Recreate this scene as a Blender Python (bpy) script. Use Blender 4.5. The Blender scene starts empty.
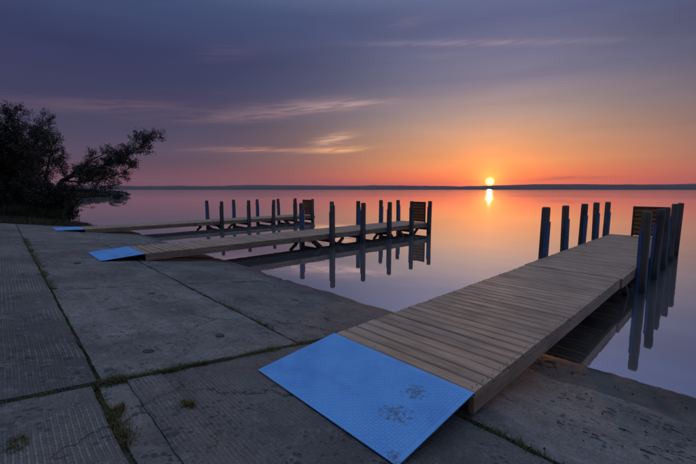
import bpy, math, random
import numpy as np
from mathutils import Vector, noise

random.seed(7)
RNG = np.random.default_rng(11)
R = math.radians
scene = bpy.context.scene
C = scene.collection

# ------------------------------------------------------------------ camera
CAM_Z = 1.85
PITCH, YAW = R(6.62), R(46.41)          # the docks run along +Y, the shore along X
cam = bpy.data.cameras.new('camera')
cam.lens = 18.93
cam.sensor_width = 36.0
cam.clip_start = 0.05
cam.clip_end = 30000
cam_o = bpy.data.objects.new('camera', cam)
C.objects.link(cam_o)
cam_o.location = (0, 0, CAM_Z)
cam_o.rotation_euler = (R(90) - PITCH, 0, YAW)
scene.camera = cam_o

# ------------------------------------------------------------------ light
SUN_AZ, SUN_EL = R(-25.4), R(1.15)      # azimuth from +Y, positive to the right
SUN_DIR = Vector((math.sin(SUN_AZ) * math.cos(SUN_EL), math.cos(SUN_AZ) * math.cos(SUN_EL), math.sin(SUN_EL)))
sun = bpy.data.lights.new('sun', 'SUN')
sun.energy = 0.6
sun.angle = R(0.53)
sun.color = (1.0, 0.46, 0.18)
sun_o = bpy.data.objects.new('sun', sun)
C.objects.link(sun_o)
sun_o.rotation_euler = (-SUN_DIR).to_track_quat('-Z', 'Y').to_euler()

vs = scene.view_settings
vs.view_transform = 'Standard'
vs.look = 'None'
vs.exposure = 0.0
vs.gamma = 1.0
vs.use_curve_mapping = False
scene.cycles.volume_bounces = 0
scene.cycles.max_bounces = 8
scene.cycles.caustics_reflective = False


def lin(r, g, b):
    def f(c):
        c /= 255.0
        return c / 12.92 if c <= 0.04045 else ((c + 0.055) / 1.055) ** 2.4
    return (f(r), f(g), f(b), 1.0)


class G:
    """tiny helper that writes node graphs"""
    def __init__(self, tree):
        self.t = tree
        self.n = tree.nodes
        self.n.clear()

    def node(self, kind, **kw):
        nd = self.n.new(kind)
        for k, v in kw.items():
            setattr(nd, k, v)
        return nd

    def link(self, a, b):
        self.t.links.new(a, b)

    def put(self, sock, v):
        if hasattr(v, 'is_output'):
            self.link(v, sock)
        elif v is not None:
            if isinstance(v, (tuple, list)) and len(v) == 3 and sock.type == 'RGBA':
                v = (*v, 1.0)
            sock.default_value = v

    def m(self, op, a, b=None, c=None, clamp=False):
        nd = self.node('ShaderNodeMath', operation=op, use_clamp=clamp)
        self.put(nd.inputs[0], a)
        if b is not None:
            self.put(nd.inputs[1], b)
        if c is not None:
            self.put(nd.inputs[2], c)
        return nd.outputs[0]

    def v(self, op, a, b=None):
        nd = self.node('ShaderNodeVectorMath', operation=op)
        self.put(nd.inputs[0], a)
        if b is not None:
            self.put(nd.inputs[1], b)
        return nd.outputs['Value'] if op in ('DOT_PRODUCT', 'LENGTH', 'DISTANCE') else nd.outputs[0]

    def sep(self, a):
        nd = self.node('ShaderNodeSeparateXYZ')
        self.put(nd.inputs[0], a)
        return nd.outputs[0], nd.outputs[1], nd.outputs[2]

    def comb(self, x, y, z):
        nd = self.node('ShaderNodeCombineXYZ')
        for s, q in zip(nd.inputs, (x, y, z)):
            self.put(s, q)
        return nd.outputs[0]

    def ramp(self, fac, stops, interp='LINEAR'):
        nd = self.node('ShaderNodeValToRGB')
        cr = nd.color_ramp
        cr.interpolation = interp
        while len(cr.elements) < len(stops):
            cr.elements.new(0.5)
        for e, (p, c) in zip(cr.elements, stops):
            e.position = p
            e.color = c if isinstance(c, (tuple, list)) else (c, c, c, 1)
        self.put(nd.inputs[0], fac)
        return nd.outputs[0]

    def mix(self, fac, a, b, blend='MIX'):
        nd = self.node('ShaderNodeMix', data_type='RGBA', blend_type=blend)
        self.put(nd.inputs[0], fac)
        self.put(nd.inputs[6], a)
        self.put(nd.inputs[7], b)
        return nd.outputs[2]

    def noise(self, vec, scale, detail=4, rough=0.55, dist=0.0, color=False):
        nd = self.node('ShaderNodeTexNoise')
        self.put(nd.inputs['Vector'], vec)
        nd.inputs['Scale'].default_value = scale
        nd.inputs['Detail'].default_value = detail
        nd.inputs['Roughness'].default_value = rough
        nd.inputs['Distortion'].default_value = dist
        return nd.outputs['Color' if color else 'Fac']

    def smooth(self, x, lo, hi):
        nd = self.node('ShaderNodeMapRange', interpolation_type='SMOOTHSTEP')
        self.put(nd.inputs[0], x)
        nd.inputs[1].default_value = lo
        nd.inputs[2].default_value = hi
        return nd.outputs[0]


# ------------------------------------------------------------------ sky
def build_sky():
    w = bpy.data.worlds.new('World')
    scene.world = w
    w.use_nodes = True
    g = G(w.node_tree)
    D = g.node('ShaderNodeTexCoord').outputs['Generated']
    D = g.v('NORMALIZE', D)
    x, y, z = g.sep(D)
    hl = g.m('SQRT', g.m('ADD', g.m('MULTIPLY', x, x), g.m('MULTIPLY', y, y)))
    hl = g.m('MAXIMUM', hl, 1e-4)
    ch = g.m('DIVIDE', g.m('ADD', g.m('MULTIPLY', x, math.sin(SUN_AZ)), g.m('MULTIPLY', y, math.cos(SUN_AZ))), hl)
    daz = g.m('ARCCOSINE', g.m('MINIMUM', ch, 0.99999))
    az = g.m('MULTIPLY', g.m('ARCTAN2', x, y), 180 / math.pi)
    el = g.m('MULTIPLY', g.m('ARCTAN2', z, hl), 180 / math.pi)
    zp = g.m('MAXIMUM', z, 0.0)

    def gauss(a, s):
        q = g.m('DIVIDE', a, s)
        return g.m('POWER', math.e, g.m('MULTIPLY', g.m('MULTIPLY', q, q), -1.0))

    UP = lin(172, 192, 226)  # overhead sky set brighter than the low sky, to light ground, deck and plate
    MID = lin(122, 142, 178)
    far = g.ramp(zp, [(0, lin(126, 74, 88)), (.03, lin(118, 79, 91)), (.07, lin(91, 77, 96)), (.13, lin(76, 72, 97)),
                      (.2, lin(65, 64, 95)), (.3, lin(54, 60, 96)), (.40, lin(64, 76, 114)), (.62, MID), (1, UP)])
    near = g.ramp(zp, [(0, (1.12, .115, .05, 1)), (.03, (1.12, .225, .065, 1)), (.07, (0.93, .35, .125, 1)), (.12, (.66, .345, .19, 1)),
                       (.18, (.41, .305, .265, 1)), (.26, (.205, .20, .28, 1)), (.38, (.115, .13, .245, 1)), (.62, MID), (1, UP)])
    wsun = gauss(daz, R(24))
    col = g.mix(wsun, far, near)

    # soft horizontal banding in the high haze
    P = g.comb(g.m('MULTIPLY', az, 0.035), g.m('MULTIPLY', el, 0.30), 0.0)
    band = g.noise(P, 1.0, 4, 0.55, 0.3)
    lowfade = g.m('SUBTRACT', 1.0, g.smooth(el, 20.0, 45.0))
    bandf = g.m('MULTIPLY', g.m('SUBTRACT', band, 0.5), g.m('MULTIPLY', lowfade, 0.38))
    col = g.mix(1.0, col, g.comb(*[g.m('ADD', 1.0, bandf)] * 3), 'MULTIPLY')

    # thin cirrus streaks: azimuth, elevation, half length, half height (degrees), tilt, curve, strength, colour
    streaks = [(-48.6, 12.4, 8.0, 0.62, .078, -.0022, .95, lin(186, 156, 152)),
               (-53.6, 12.6, 8.0, 0.65, .115, .0011, .60, lin(146, 122, 132)),
               (-59.5, 10.7, 10.0, 0.70, .097, 0, .60, lin(150, 120, 126)),
               (-48.2, 6.0, 4.0, 0.45, .042, .0018, 1.0, lin(250, 184, 132)),
               (-48.4, 7.6, 3.0, 0.75, .152, -.005, .9, lin(222, 172, 146)),
               (-58.0, 5.9, 8.0, 0.34, .0025, -.0025, .75, lin(190, 140, 122)),
               (-79.0, 10.5, 12.0, 0.9, .09, -.003, .45, lin(122, 98, 108)),
               (-27.5, 19.7, 13.0, 0.38, -.095, -.0025, .95, lin(140, 130, 150)),
               (-33.0, 18.6, 4.0, 0.30, -.02, 0, .40, lin(128, 120, 142)),
               (-37.3, 22.9, 3.6, 0.8, .11, .004, .38, lin(120, 114, 138)),
               (-63.5, 18.7, 5.0, 1.1, .155, -.006, .32, lin(104, 94, 118)),
               (-17.0, 1.5, 6.0, 0.28, .03, -.004, .60, lin(150, 74, 80))]
    Q = g.comb(g.m('MULTIPLY', az, 0.20), g.m('SUBTRACT', g.m('MULTIPLY', el, 2.4), g.m('MULTIPLY', az, 0.20)), 3.1)
    wisp = g.smooth(g.noise(Q, 1.0, 6, 0.62, 0.5), 0.32, 0.62)
    for (a0, e0, la, le, tilt, curv, amp, c) in streaks:
        da = g.m('SUBTRACT', az, a0)
        de = g.m('SUBTRACT', g.m('SUBTRACT', el, e0), g.m('MULTIPLY', da, g.m('ADD', tilt, g.m('MULTIPLY', da, curv))))
        mk = g.m('MULTIPLY', gauss(da, la), gauss(de, le))
        mk = g.m('MULTIPLY', g.m('MULTIPLY', mk, amp), g.m('ADD', 0.15, g.m('MULTIPLY', wisp, 0.9)), clamp=True)
        col = g.mix(mk, col, c)

    # glow round the sun and the disc itself
    dots = g.v('DOT_PRODUCT', D, tuple(SUN_DIR))
    ang = g.m('MULTIPLY', g.m('ARCCOSINE', g.m('MINIMUM', dots, 0.9999999)), 180 / math.pi)
    g1 = g.m('POWER', math.e, g.m('DIVIDE', ang, -4.5))
    g2 = g.m('POWER', math.e, g.m('DIVIDE', ang, -1.1))
    glow = g.mix(1.0, g.mix(g1, (0, 0, 0), (0.75, 0.16, 0.0)), g.mix(g2, (0, 0, 0), (1.1, 0.75, 0.08)), 'ADD')
    col = g.mix(1.0, col, glow, 'ADD')
    disc = g.m('SUBTRACT', 1.0, g.smooth(ang, 0.22, 0.70))
    col = g.mix(1.0, col, g.mix(disc, (0, 0, 0), (4.0, 3.2, 1.0)), 'ADD')

    bg = g.node('ShaderNodeBackground')
    g.put(bg.inputs[0], col)
    bg.inputs[1].default_value = 1.0
    out = g.node('ShaderNodeOutputWorld')
    g.link(bg.outputs[0], out.inputs[0])


build_sky()


# ------------------------------------------------------------------ materials
MAT = {}


def material(name, build):
    m = bpy.data.materials.new(name)
    m.use_nodes = True
    g = G(m.node_tree)
    out = g.node('ShaderNodeOutputMaterial')
    b = g.node('ShaderNodeBsdfPrincipled')
    g.link(b.outputs[0], out.inputs[0])
    build(g, b, out)
    MAT[name] = m
    return m


def bump(g, b, h, strength=0.3, dist=0.01):
    nd = g.node('ShaderNodeBump')
    nd.inputs['Strength'].default_value = strength
    nd.inputs['Distance'].default_value = dist
    g.put(nd.inputs['Height'], h)
    g.link(nd.outputs[0], b.inputs['Normal'])
    return nd


def pos(g):
    return g.node('ShaderNodeNewGeometry').outputs['Position']


def obj_co(g):
    return g.node('ShaderNodeTexCoord').outputs['Object']


def obj_rand(g):
    return g.node('ShaderNodeObjectInfo').outputs['Random']


def wood(dark, light, along, rough=0.6, tint=(0.5, 0.38, 0.3), vary=0.4):
    def f(g, b, out):
        co = obj_co(g)
        r = obj_rand(g)
        off = g.comb(g.m('MULTIPLY', r, 37.0), g.m('MULTIPLY', r, 71.0), g.m('MULTIPLY', r, 13.0))
        s = [38.0, 38.0, 38.0]
        s[along] = 1.6
        p = g.v('ADD', g.v('MULTIPLY', co, tuple(s)), off)
        grain = g.noise(p, 1.0, 5, 0.6, 0.8)
        big = g.noise(g.v('ADD', co, off), 2.3, 4, 0.6)
        spots = g.noise(g.v('ADD', co, off), 22.0, 3, 0.6)
        c = g.mix(g.smooth(grain, 0.28, 0.72), dark, light)
        c = g.mix(g.smooth(big, 0.35, 0.75), c, g.mix(1.0, c, tint, 'MULTIPLY'))
        v = g.m('ADD', 1.0 - vary / 2, g.m('MULTIPLY', r, vary))
        c = g.mix(1.0, c, g.comb(v, v, v), 'MULTIPLY')
        c = g.mix(g.m('MULTIPLY', g.smooth(spots, 0.66, 0.78), 0.55), c, (0.02, 0.017, 0.014))
        g.put(b.inputs['Base Color'], c)
        g.put(b.inputs['Roughness'], g.m('ADD', rough, g.m('MULTIPLY', g.m('SUBTRACT', big, 0.5), 0.25)))
        bump(g, b, g.m('ADD', grain, g.m('MULTIPLY', spots, 0.3)), 0.5, 0.004)
    return f


material('deck_wood', wood((0.32, 0.210, 0.138), (0.48, 0.338, 0.235), 0, 0.60, (0.82, 0.74, 0.67), 0.26))
material('fascia_wood', wood((0.26, 0.175, 0.115), (0.44, 0.32, 0.225), 1, 0.62, (0.7, 0.60, 0.5)))
def m_post(g, b, out):
    wood((0.055, 0.045, 0.038), (0.17, 0.14, 0.118), 2, 0.7, (0.55, 0.55, 0.55), 0.5)(g, b, out)
    # slimy dark band where the lake rises and falls, bleached tops
    z = g.sep(pos(g))[2]
    n = g.noise(pos(g), 11.0, 4, 0.6)
    src = b.inputs['Base Color'].links[0].from_socket
    wet = g.m('SUBTRACT', 1.0, g.smooth(g.m('ADD', z, g.m('MULTIPLY', g.m('SUBTRACT', n, 0.5), 0.16)), 0.06, 0.20))
    c = g.mix(g.m('MULTIPLY', wet, 0.85), src, (0.014, 0.017, 0.010))
    dry = g.smooth(g.m('ADD', z, g.m('MULTIPLY', g.m('SUBTRACT', n, 0.5), 0.3)), 1.30, 1.48)
    c = g.mix(g.m('MULTIPLY', dry, 0.35), c, (0.15, 0.125, 0.10))
    g.link(c, b.inputs['Base Color'])


material('post_wood', m_post)
material('panel_wood', wood((0.20, 0.075, 0.02), (0.46, 0.19, 0.055), 0, 0.6, (0.6, 0.5, 0.4)))
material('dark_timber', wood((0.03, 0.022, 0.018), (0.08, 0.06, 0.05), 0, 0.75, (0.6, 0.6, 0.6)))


def m_blue(g, b, out, base=(0.055, 0.115, 0.25)):
    co = obj_co(g)
    r = obj_rand(g)
    n = g.noise(g.v('ADD', co, g.comb(r, r, r)), 9.0, 5, 0.65)
    n2 = g.noise(co, 60.0, 3, 0.6)
    c = g.mix(g.smooth(n, 0.3, 0.7), base, tuple(k * 0.7 for k in base))
    c = g.mix(g.m('MULTIPLY', g.smooth(g.m('ADD', n, g.m('MULTIPLY', n2, 0.25)), 0.76, 0.84), 0.8), c, (0.05, 0.035, 0.028))
    g.put(b.inputs['Base Color'], c)
    b.inputs['Roughness'].default_value = 0.5
    bump(g, b, n2, 0.3, 0.002)


material('bumper_blue', m_blue)


def m_plate(g, b, out):
    co = obj_co(g)          # plate space: origin at the middle of the lower edge, y up the slope
    n = g.noise(co, 3.0, 5, 0.6)
    f = g.noise(co, 26.0, 5, 0.7)
    ff = g.noise(co, 120.0, 2, 0.6)
    c = g.mix(g.smooth(n, 0.3, 0.75), (0.15, 0.43, 0.84), (0.11, 0.35, 0.76))
    c = g.mix(g.m('MULTIPLY', g.smooth(f, 0.48, 0.72), 0.30), c, (0.30, 0.46, 0.70))
    sc = g.noise(g.v('MULTIPLY', co, (22.0, 1.3, 1.0)), 1.0, 5, 0.65)
    c = g.mix(g.m('MULTIPLY', g.smooth(sc, 0.56, 0.74), 0.40), c, (0.22, 0.34, 0.52))
    gr = g.noise(co, 1.7, 6, 0.7)
    c = g.mix(g.m('MULTIPLY', g.smooth(gr, 0.50, 0.74), 0.45), c, (0.055, 0.17, 0.42))
    c = g.mix(g.m('MULTIPLY', g.smooth(g.noise(co, 75.0, 3, 0.6), 0.66, 0.74), 0.6), c, (0.10, 0.09, 0.09))
    x, y, z = g.sep(co)

    def patch(px, py, rx, ry):
        a = g.m('DIVIDE', g.m('SUBTRACT', x, px), rx)
        d = g.m('DIVIDE', g.m('SUBTRACT', y, py), ry)
        q = g.m('SQRT', g.m('ADD', g.m('MULTIPLY', a, a), g.m('MULTIPLY', d, d)))
        q = g.m('SUBTRACT', 1.0, q)
        return g.smooth(g.m('ADD', q, g.m('MULTIPLY', g.m('SUBTRACT', f, 0.5), 4.6)), 0.2, 1.2)
    d1 = g.m('MAXIMUM', patch(0.42, 0.58, 0.13, 0.12), patch(0.46, 0.32, 0.17, 0.12))
    d1 = g.m('MAXIMUM', d1, patch(0.68, 0.04, 0.09, 0.06))
    d1 = g.m('MAXIMUM', d1, g.m('MULTIPLY', patch(-0.1, 0.30, 0.5, 0.06), 0.25))
    c = g.mix(g.m('MULTIPLY', d1, 0.72), c, (0.12, 0.085, 0.06))
    g.put(b.inputs['Base Color'], c)
    g.put(b.inputs['Roughness'], g.m('ADD', 0.34, g.m('MULTIPLY', g.m('ADD', d1, f), 0.25)))
    bump(g, b, ff, 0.15, 0.002)


material('plate_blue', m_plate)


def concrete(groove, hatch=False, base=(0.200, 0.180, 0.164), dark=(0.098, 0.087, 0.080)):
    def f(g, b, out):
        p = pos(g)
        r = obj_rand(g)
        off = g.comb(g.m('MULTIPLY', r, 20.0), g.m('MULTIPLY', r, 9.0), 0.0)
        n1 = g.noise(g.v('ADD', p, off), 1.2, 7, 0.66)
        n2 = g.noise(p, 9.0, 6, 0.7)
        n3 = g.noise(p, 55.0, 4, 0.7)
        st = g.noise(g.v('MULTIPLY', g.v('ADD', p, off), (0.8, 7.0, 0.8)), 1.0, 5, 0.65)
        c = g.mix(g.smooth(n1, 0.34, 0.66), dark, base)
        c = g.mix(g.m('MULTIPLY', g.smooth(st, 0.48, 0.66), 0.5), c, tuple(k * 0.52 for k in base))
        c = g.mix(g.m('MULTIPLY', g.smooth(n2, 0.5, 0.72), 0.45), c, tuple(min(1, k * 1.5) for k in base))
        c = g.mix(1.0, c, g.ramp(n3, [(0.3, 0.55), (0.5, 1.0), (0.72, 1.35)]), 'MULTIPLY')

        # spalls and aggregate holes of two sizes, in patches
        def holes(scale, size, amount, seed):
            vo = g.node('ShaderNodeTexVoronoi', feature='F1')
            wob = g.v('MULTIPLY', g.noise(p, scale * 1.5, 3, 0.6, color=True), (0.7 / scale,) * 3)
            g.put(vo.inputs['Vector'], g.v('ADD', g.v('ADD', p, wob), (seed, seed * 2, 0)))
            vo.inputs['Scale'].default_value = scale
            vo.inputs['Randomness'].default_value = 1.0
            rnd = g.sep(vo.outputs['Color'])[0]
            rad = g.m('MULTIPLY', g.smooth(rnd, 1 - amount, 1.0), size)
            return g.m('SUBTRACT', 1.0, g.smooth(g.m('SUBTRACT', vo.outputs['Distance'], rad), -0.04, 0.03))
        pit = g.m('MAXIMUM', holes(9.0, 0.30, 0.45, 1.7), holes(30.0, 0.5, 0.5, 4.1))
        patch = g.smooth(g.noise(g.v('ADD', p, off), 1.9, 3, 0.6), 0.38, 0.58)
        pit = g.m('MULTIPLY', pit, patch)
        c = g.mix(g.m('MULTIPLY', pit, 0.72), c, (0.030, 0.029, 0.031))  # hollows darkened in the colour, as the bump hardly shades them
        ve = g.node('ShaderNodeTexVoronoi', feature='DISTANCE_TO_EDGE')
        g.put(ve.inputs['Vector'], g.v('ADD', p, g.v('MULTIPLY', g.noise(p, 2.2, 6, 0.68, color=True), (0.55,) * 3)))
        ve.inputs['Scale'].default_value = 0.55
        crack = g.m('SUBTRACT', 1.0, g.smooth(ve.outputs['Distance'], 0.001, 0.006))
        crack = g.m('MULTIPLY', crack, g.smooth(g.noise(p, 0.8, 3, 0.5), 0.46, 0.56))
        c = g.mix(g.m('MULTIPLY', crack, 0.8), c, (0.022, 0.021, 0.021))
        pit = g.m('MAXIMUM', pit, crack)
        stain = g.smooth(g.noise(g.v('ADD', p, off), 0.9, 5, 0.7, 0.5), 0.56, 0.68)
        c = g.mix(g.m('MULTIPLY', stain, 0.45), c, (0.055, 0.052, 0.054))
        z = g.sep(p)[2]
        wet = g.m('SUBTRACT', 1.0, g.smooth(g.m('ADD', z, g.m('MULTIPLY', g.m('SUBTRACT', n2, 0.5), 0.07)), 0.015, 0.06))
        c = g.mix(g.m('MULTIPLY', wet, 0.85), c, g.mix(1.0, c, (0.42, 0.36, 0.31), 'MULTIPLY'))
        v = g.m('ADD', 0.88, g.m('MULTIPLY', r, 0.26))
        c = g.mix(1.0, c, g.comb(v, v, v), 'MULTIPLY')
        h = g.m('ADD', g.m('MULTIPLY', n2, 0.5), g.m('MULTIPLY', n3, 0.5))
        h = g.m('SUBTRACT', h, g.m('MULTIPLY', pit, 1.2))
        if groove:
            x, y, _z = g.sep(p)
            wob = g.m('MULTIPLY', g.m('SUBTRACT', g.noise(p, 1.7, 4), 0.5), 0.025)
            s_ = g.m('SINE', g.m('MULTIPLY', g.m('ADD', y, wob), 2 * math.pi / groove))
            s_ = g.m('ADD', s_, g.m('MULTIPLY', g.m('SUBTRACT', n3, 0.5), 0.9))
            keep = g.smooth(g.noise(g.v('ADD', p, off), 2.4, 5, 0.65), 0.30, 0.56)
            gr = g.m('MULTIPLY', g.smooth(s_, -0.5, 0.6), keep)
            if hatch:
                s2 = g.m('SINE', g.m('MULTIPLY', g.m('ADD', x, wob), 2 * math.pi / (groove * 1.15)))
                s2 = g.m('ADD', s2, g.m('MULTIPLY', g.m('SUBTRACT', n3, 0.5), 0.9))
                gr = g.m('MULTIPLY', gr, g.m('ADD', 0.55, g.m('MULTIPLY', g.smooth(s2, -0.6, 0.8), 0.45)))
            c = g.mix(g.m('MULTIPLY', g.m('SUBTRACT', 1.0, gr), g.m('MULTIPLY', keep, 0.50)), c, (0.045, 0.043, 0.045))  # shade in the groove bottoms is put into the colour too
            h = g.m('ADD', h, g.m('MULTIPLY', gr, 1.6))
        g.put(b.inputs['Base Color'], c)
        g.put(b.inputs['Roughness'], g.m('SUBTRACT', 0.85, g.m('MULTIPLY', wet, 0.4)))
        bump(g, b, h, 0.9, 0.007)
    return f


material('concrete_grooved', concrete(0.036, base=(0.230, 0.210, 0.196)))
material('concrete_hatched', concrete(0.028, True, base=(0.222, 0.202, 0.187)))
material('concrete_smooth', concrete(None))


def m_soil(g, b, out):
    p = pos(g)
    x, y, z = g.sep(p)
    n = g.noise(p, 2.0, 6, 0.65)
    f = g.noise(p, 40.0, 4, 0.65)
    c = g.mix(g.smooth(n, 0.3, 0.7), (0.072, 0.067, 0.063), (0.120, 0.112, 0.106))
    c = g.mix(g.m('MULTIPLY', g.smooth(f, 0.5, 0.75), 0.5), c, (0.16, 0.14, 0.12))
    # turf on the bank beyond the ramp
    gm = g.m('MULTIPLY', g.m('SUBTRACT', 1.0, g.smooth(g.m('ADD', x, g.m('MULTIPLY', n, 0.8)), -21.0, -19.9)), g.smooth(z, 0.02, 0.12))
    c = g.mix(gm, c, g.mix(f, (0.018, 0.028, 0.008), (0.045, 0.055, 0.016)))
    wet = g.m('SUBTRACT', 1.0, g.smooth(g.m('ADD', z, g.m('MULTIPLY', g.m('SUBTRACT', n, 0.5), 0.03)), 0.004, 0.035))
    c = g.mix(wet, c, g.mix(1.0, c, (0.42, 0.40, 0.38), 'MULTIPLY'))
    g.put(b.inputs['Base Color'], c)
    g.put(b.inputs['Roughness'], g.m('SUBTRACT', 0.9, g.m('MULTIPLY', wet, 0.45)))
    bump(g, b, g.m('ADD', f, n), 0.8, 0.015)


material('soil', m_soil)


def m_leaf(c1, c2, trans=0.25):
    def f(g, b, out):
        p = pos(g)
        n = g.noise(p, 0.9, 3, 0.6)
        n2 = g.noise(p, 9.0, 2, 0.6)
        c = g.mix(g.smooth(g.m('ADD', g.m('MULTIPLY', n, 0.7), g.m('MULTIPLY', n2, 0.3)), 0.3, 0.7), c1, c2)
        g.put(b.inputs['Base Color'], c)
        b.inputs['Roughness'].default_value = 0.55
        tr = g.node('ShaderNodeBsdfTranslucent')
        g.put(tr.inputs[0], c)
        mx = g.node('ShaderNodeMixShader')
        mx.inputs[0].default_value = trans
        g.link(b.outputs[0], mx.inputs[1])
        g.link(tr.outputs[0], mx.inputs[2])
        g.link(mx.outputs[0], out.inputs[0])
    return f


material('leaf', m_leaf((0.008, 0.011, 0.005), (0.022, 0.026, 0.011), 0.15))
material('reed', m_leaf((0.02, 0.022, 0.008), (0.055, 0.055, 0.02)))
material('grass', m_leaf((0.06, 0.065, 0.016), (0.15, 0.14, 0.045)))
material('bank_turf', m_leaf((0.016, 0.022, 0.007), (0.045, 0.048, 0.016)))
material('weed', m_leaf((0.07, 0.06, 0.012), (0.17, 0.14, 0.035)))


def m_plain(c1, c2, rough, scale=8.0):
    def f(g, b, out):
        n = g.noise(obj_co(g), scale, 5, 0.62)
        g.put(b.inputs['Base Color'], g.mix(g.smooth(n, 0.3, 0.7), c1, c2))
        b.inputs['Roughness'].default_value = rough
        bump(g, b, n, 0.4, 0.01)
    return f


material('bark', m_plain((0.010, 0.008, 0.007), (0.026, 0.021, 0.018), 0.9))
material('twig', m_plain((0.025, 0.021, 0.019), (0.06, 0.05, 0.042), 0.8, 30))
material('hill_forest', m_plain((0.012, 0.018, 0.02), (0.03, 0.036, 0.034), 0.95, 0.004))
material('galvanised', m_plain((0.20, 0.20, 0.21), (0.32, 0.32, 0.33), 0.5))
material('canvas', m_plain((0.010, 0.013, 0.020), (0.02, 0.024, 0.034), 0.9))
material('hull', m_plain((0.02, 0.023, 0.03), (0.035, 0.038, 0.048), 0.5))
material('steel_dark', m_plain((0.02, 0.02, 0.024), (0.05, 0.048, 0.05), 0.55, 20))


def m_water(g, b, out):
    p = pos(g)
    x, y, z = g.sep(p)
    # faint ripples close in, a breeze ruffling the open lake far out
    n1 = g.noise(g.v('MULTIPLY', p, (1.0, 1.0, 0.0)), 1.3, 3, 0.5)
    n2 = g.noise(g.v('MULTIPLY', p, (0.12, 0.12, 0.0)), 1.0, 3, 0.5)
    dist = g.v('LENGTH', g.v('MULTIPLY', p, (1.0, 1.0, 0.0)))
    patchy = g.noise(g.v('MULTIPLY', p, (0.004, 0.004, 0.0)), 1.0, 3, 0.6)
    ruff = g.smooth(g.m('ADD', dist, g.m('MULTIPLY', g.m('SUBTRACT', patchy, 0.5), 160.0)), 40.0, 170.0)
    nb = g.node('ShaderNodeBump')
    nb.inputs['Strength'].default_value = 1.0
    nb.inputs['Distance'].default_value = 0.0055
    g.put(nb.inputs['Height'], g.m('ADD', g.m('MULTIPLY', n1, 0.35), g.m('MULTIPLY', n2, 1.2)))
    nb2 = g.node('ShaderNodeBump')
    nb2.inputs['Strength'].default_value = 1.0
    nb2.inputs['Distance'].default_value = 0.014
    rip = g.noise(g.v('MULTIPLY', p, (1.0, 1.0, 0.0)), 1.6, 3, 0.6)
    g.put(nb2.inputs['Height'], g.m('MULTIPLY', rip, ruff))
    g.link(nb.outputs[0], nb2.inputs['Normal'])
    gl = g.node('ShaderNodeBsdfGlossy')
    gl.inputs['Color'].default_value = (1, 1, 1, 1)
    g.put(gl.inputs['Roughness'], g.m('ADD', 0.015, g.m('MULTIPLY', ruff, 0.045)))
    g.link(nb2.outputs[0], gl.inputs['Normal'])
    b.inputs['Base Color'].default_value = (0.05, 0.085, 0.11, 1)
    b.inputs['Roughness'].default_value = 0.6
    b.inputs['Specular IOR Level'].default_value = 0.0
    fr = g.node('ShaderNodeFresnel')
    fr.inputs['IOR'].default_value = 1.9
    g.link(nb.outputs[0], fr.inputs['Normal'])
    mx = g.node('ShaderNodeMixShader')
    g.put(mx.inputs[0], g.m('ADD', 0.92, g.m('MULTIPLY', fr.outputs[0], 0.6), clamp=True))
    g.link(b.outputs[0], mx.inputs[1])
    g.link(gl.outputs[0], mx.inputs[2])
    # time-averaged wavelets: a broad second lobe that carries the sun's glitter
    gl2 = g.node('ShaderNodeBsdfGlossy')
    gl2.inputs['Color'].default_value = (1, 1, 1, 1)
    gl2.inputs['Roughness'].default_value = 0.52
    mx2 = g.node('ShaderNodeMixShader')
    mx2.inputs[0].default_value = 0.05
    g.link(mx.outputs[0], mx2.inputs[1])
    g.link(gl2.outputs[0], mx2.inputs[2])
    g.link(mx2.outputs[0], out.inputs[0])


material('water', m_water)


# ------------------------------------------------------------------ mesh helpers
def link(o, parent=None):
    C.objects.link(o)
    if parent is not None:
        o.parent = parent
    return o


def mesh(name, verts, faces, mat, smooth=False):
    me = bpy.data.meshes.new(name)
    me.from_pydata([tuple(map(float, v)) for v in verts], [], faces)
    me.materials.append(MAT[mat])
    if smooth:
        me.polygons.foreach_set('use_smooth', [True] * len(me.polygons))
    me.update()
    return me


def obj(name, me, parent=None, loc=None, rot=None):
    o = bpy.data.objects.new(name, me)
    link(o, parent)
    if loc is not None:
        o.location = loc
    if rot is not None:
        o.rotation_euler = rot
    return o


def empty(name, loc=(0, 0, 0), rot=(0, 0, 0)):
    o = bpy.data.objects.new(name, None)
    o.empty_display_size = 0.2
    link(o)
    o.location = loc
    o.rotation_euler = rot
    return o


def tag(o, label, cat, group=None):
    o['label'] = label
    o['category'] = cat
    if group:
        o['group'] = group
    return o


def structure(o):
    o['kind'] = 'structure'
    return o


def stuff(o):
    o['kind'] = 'stuff'
    return o


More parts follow.
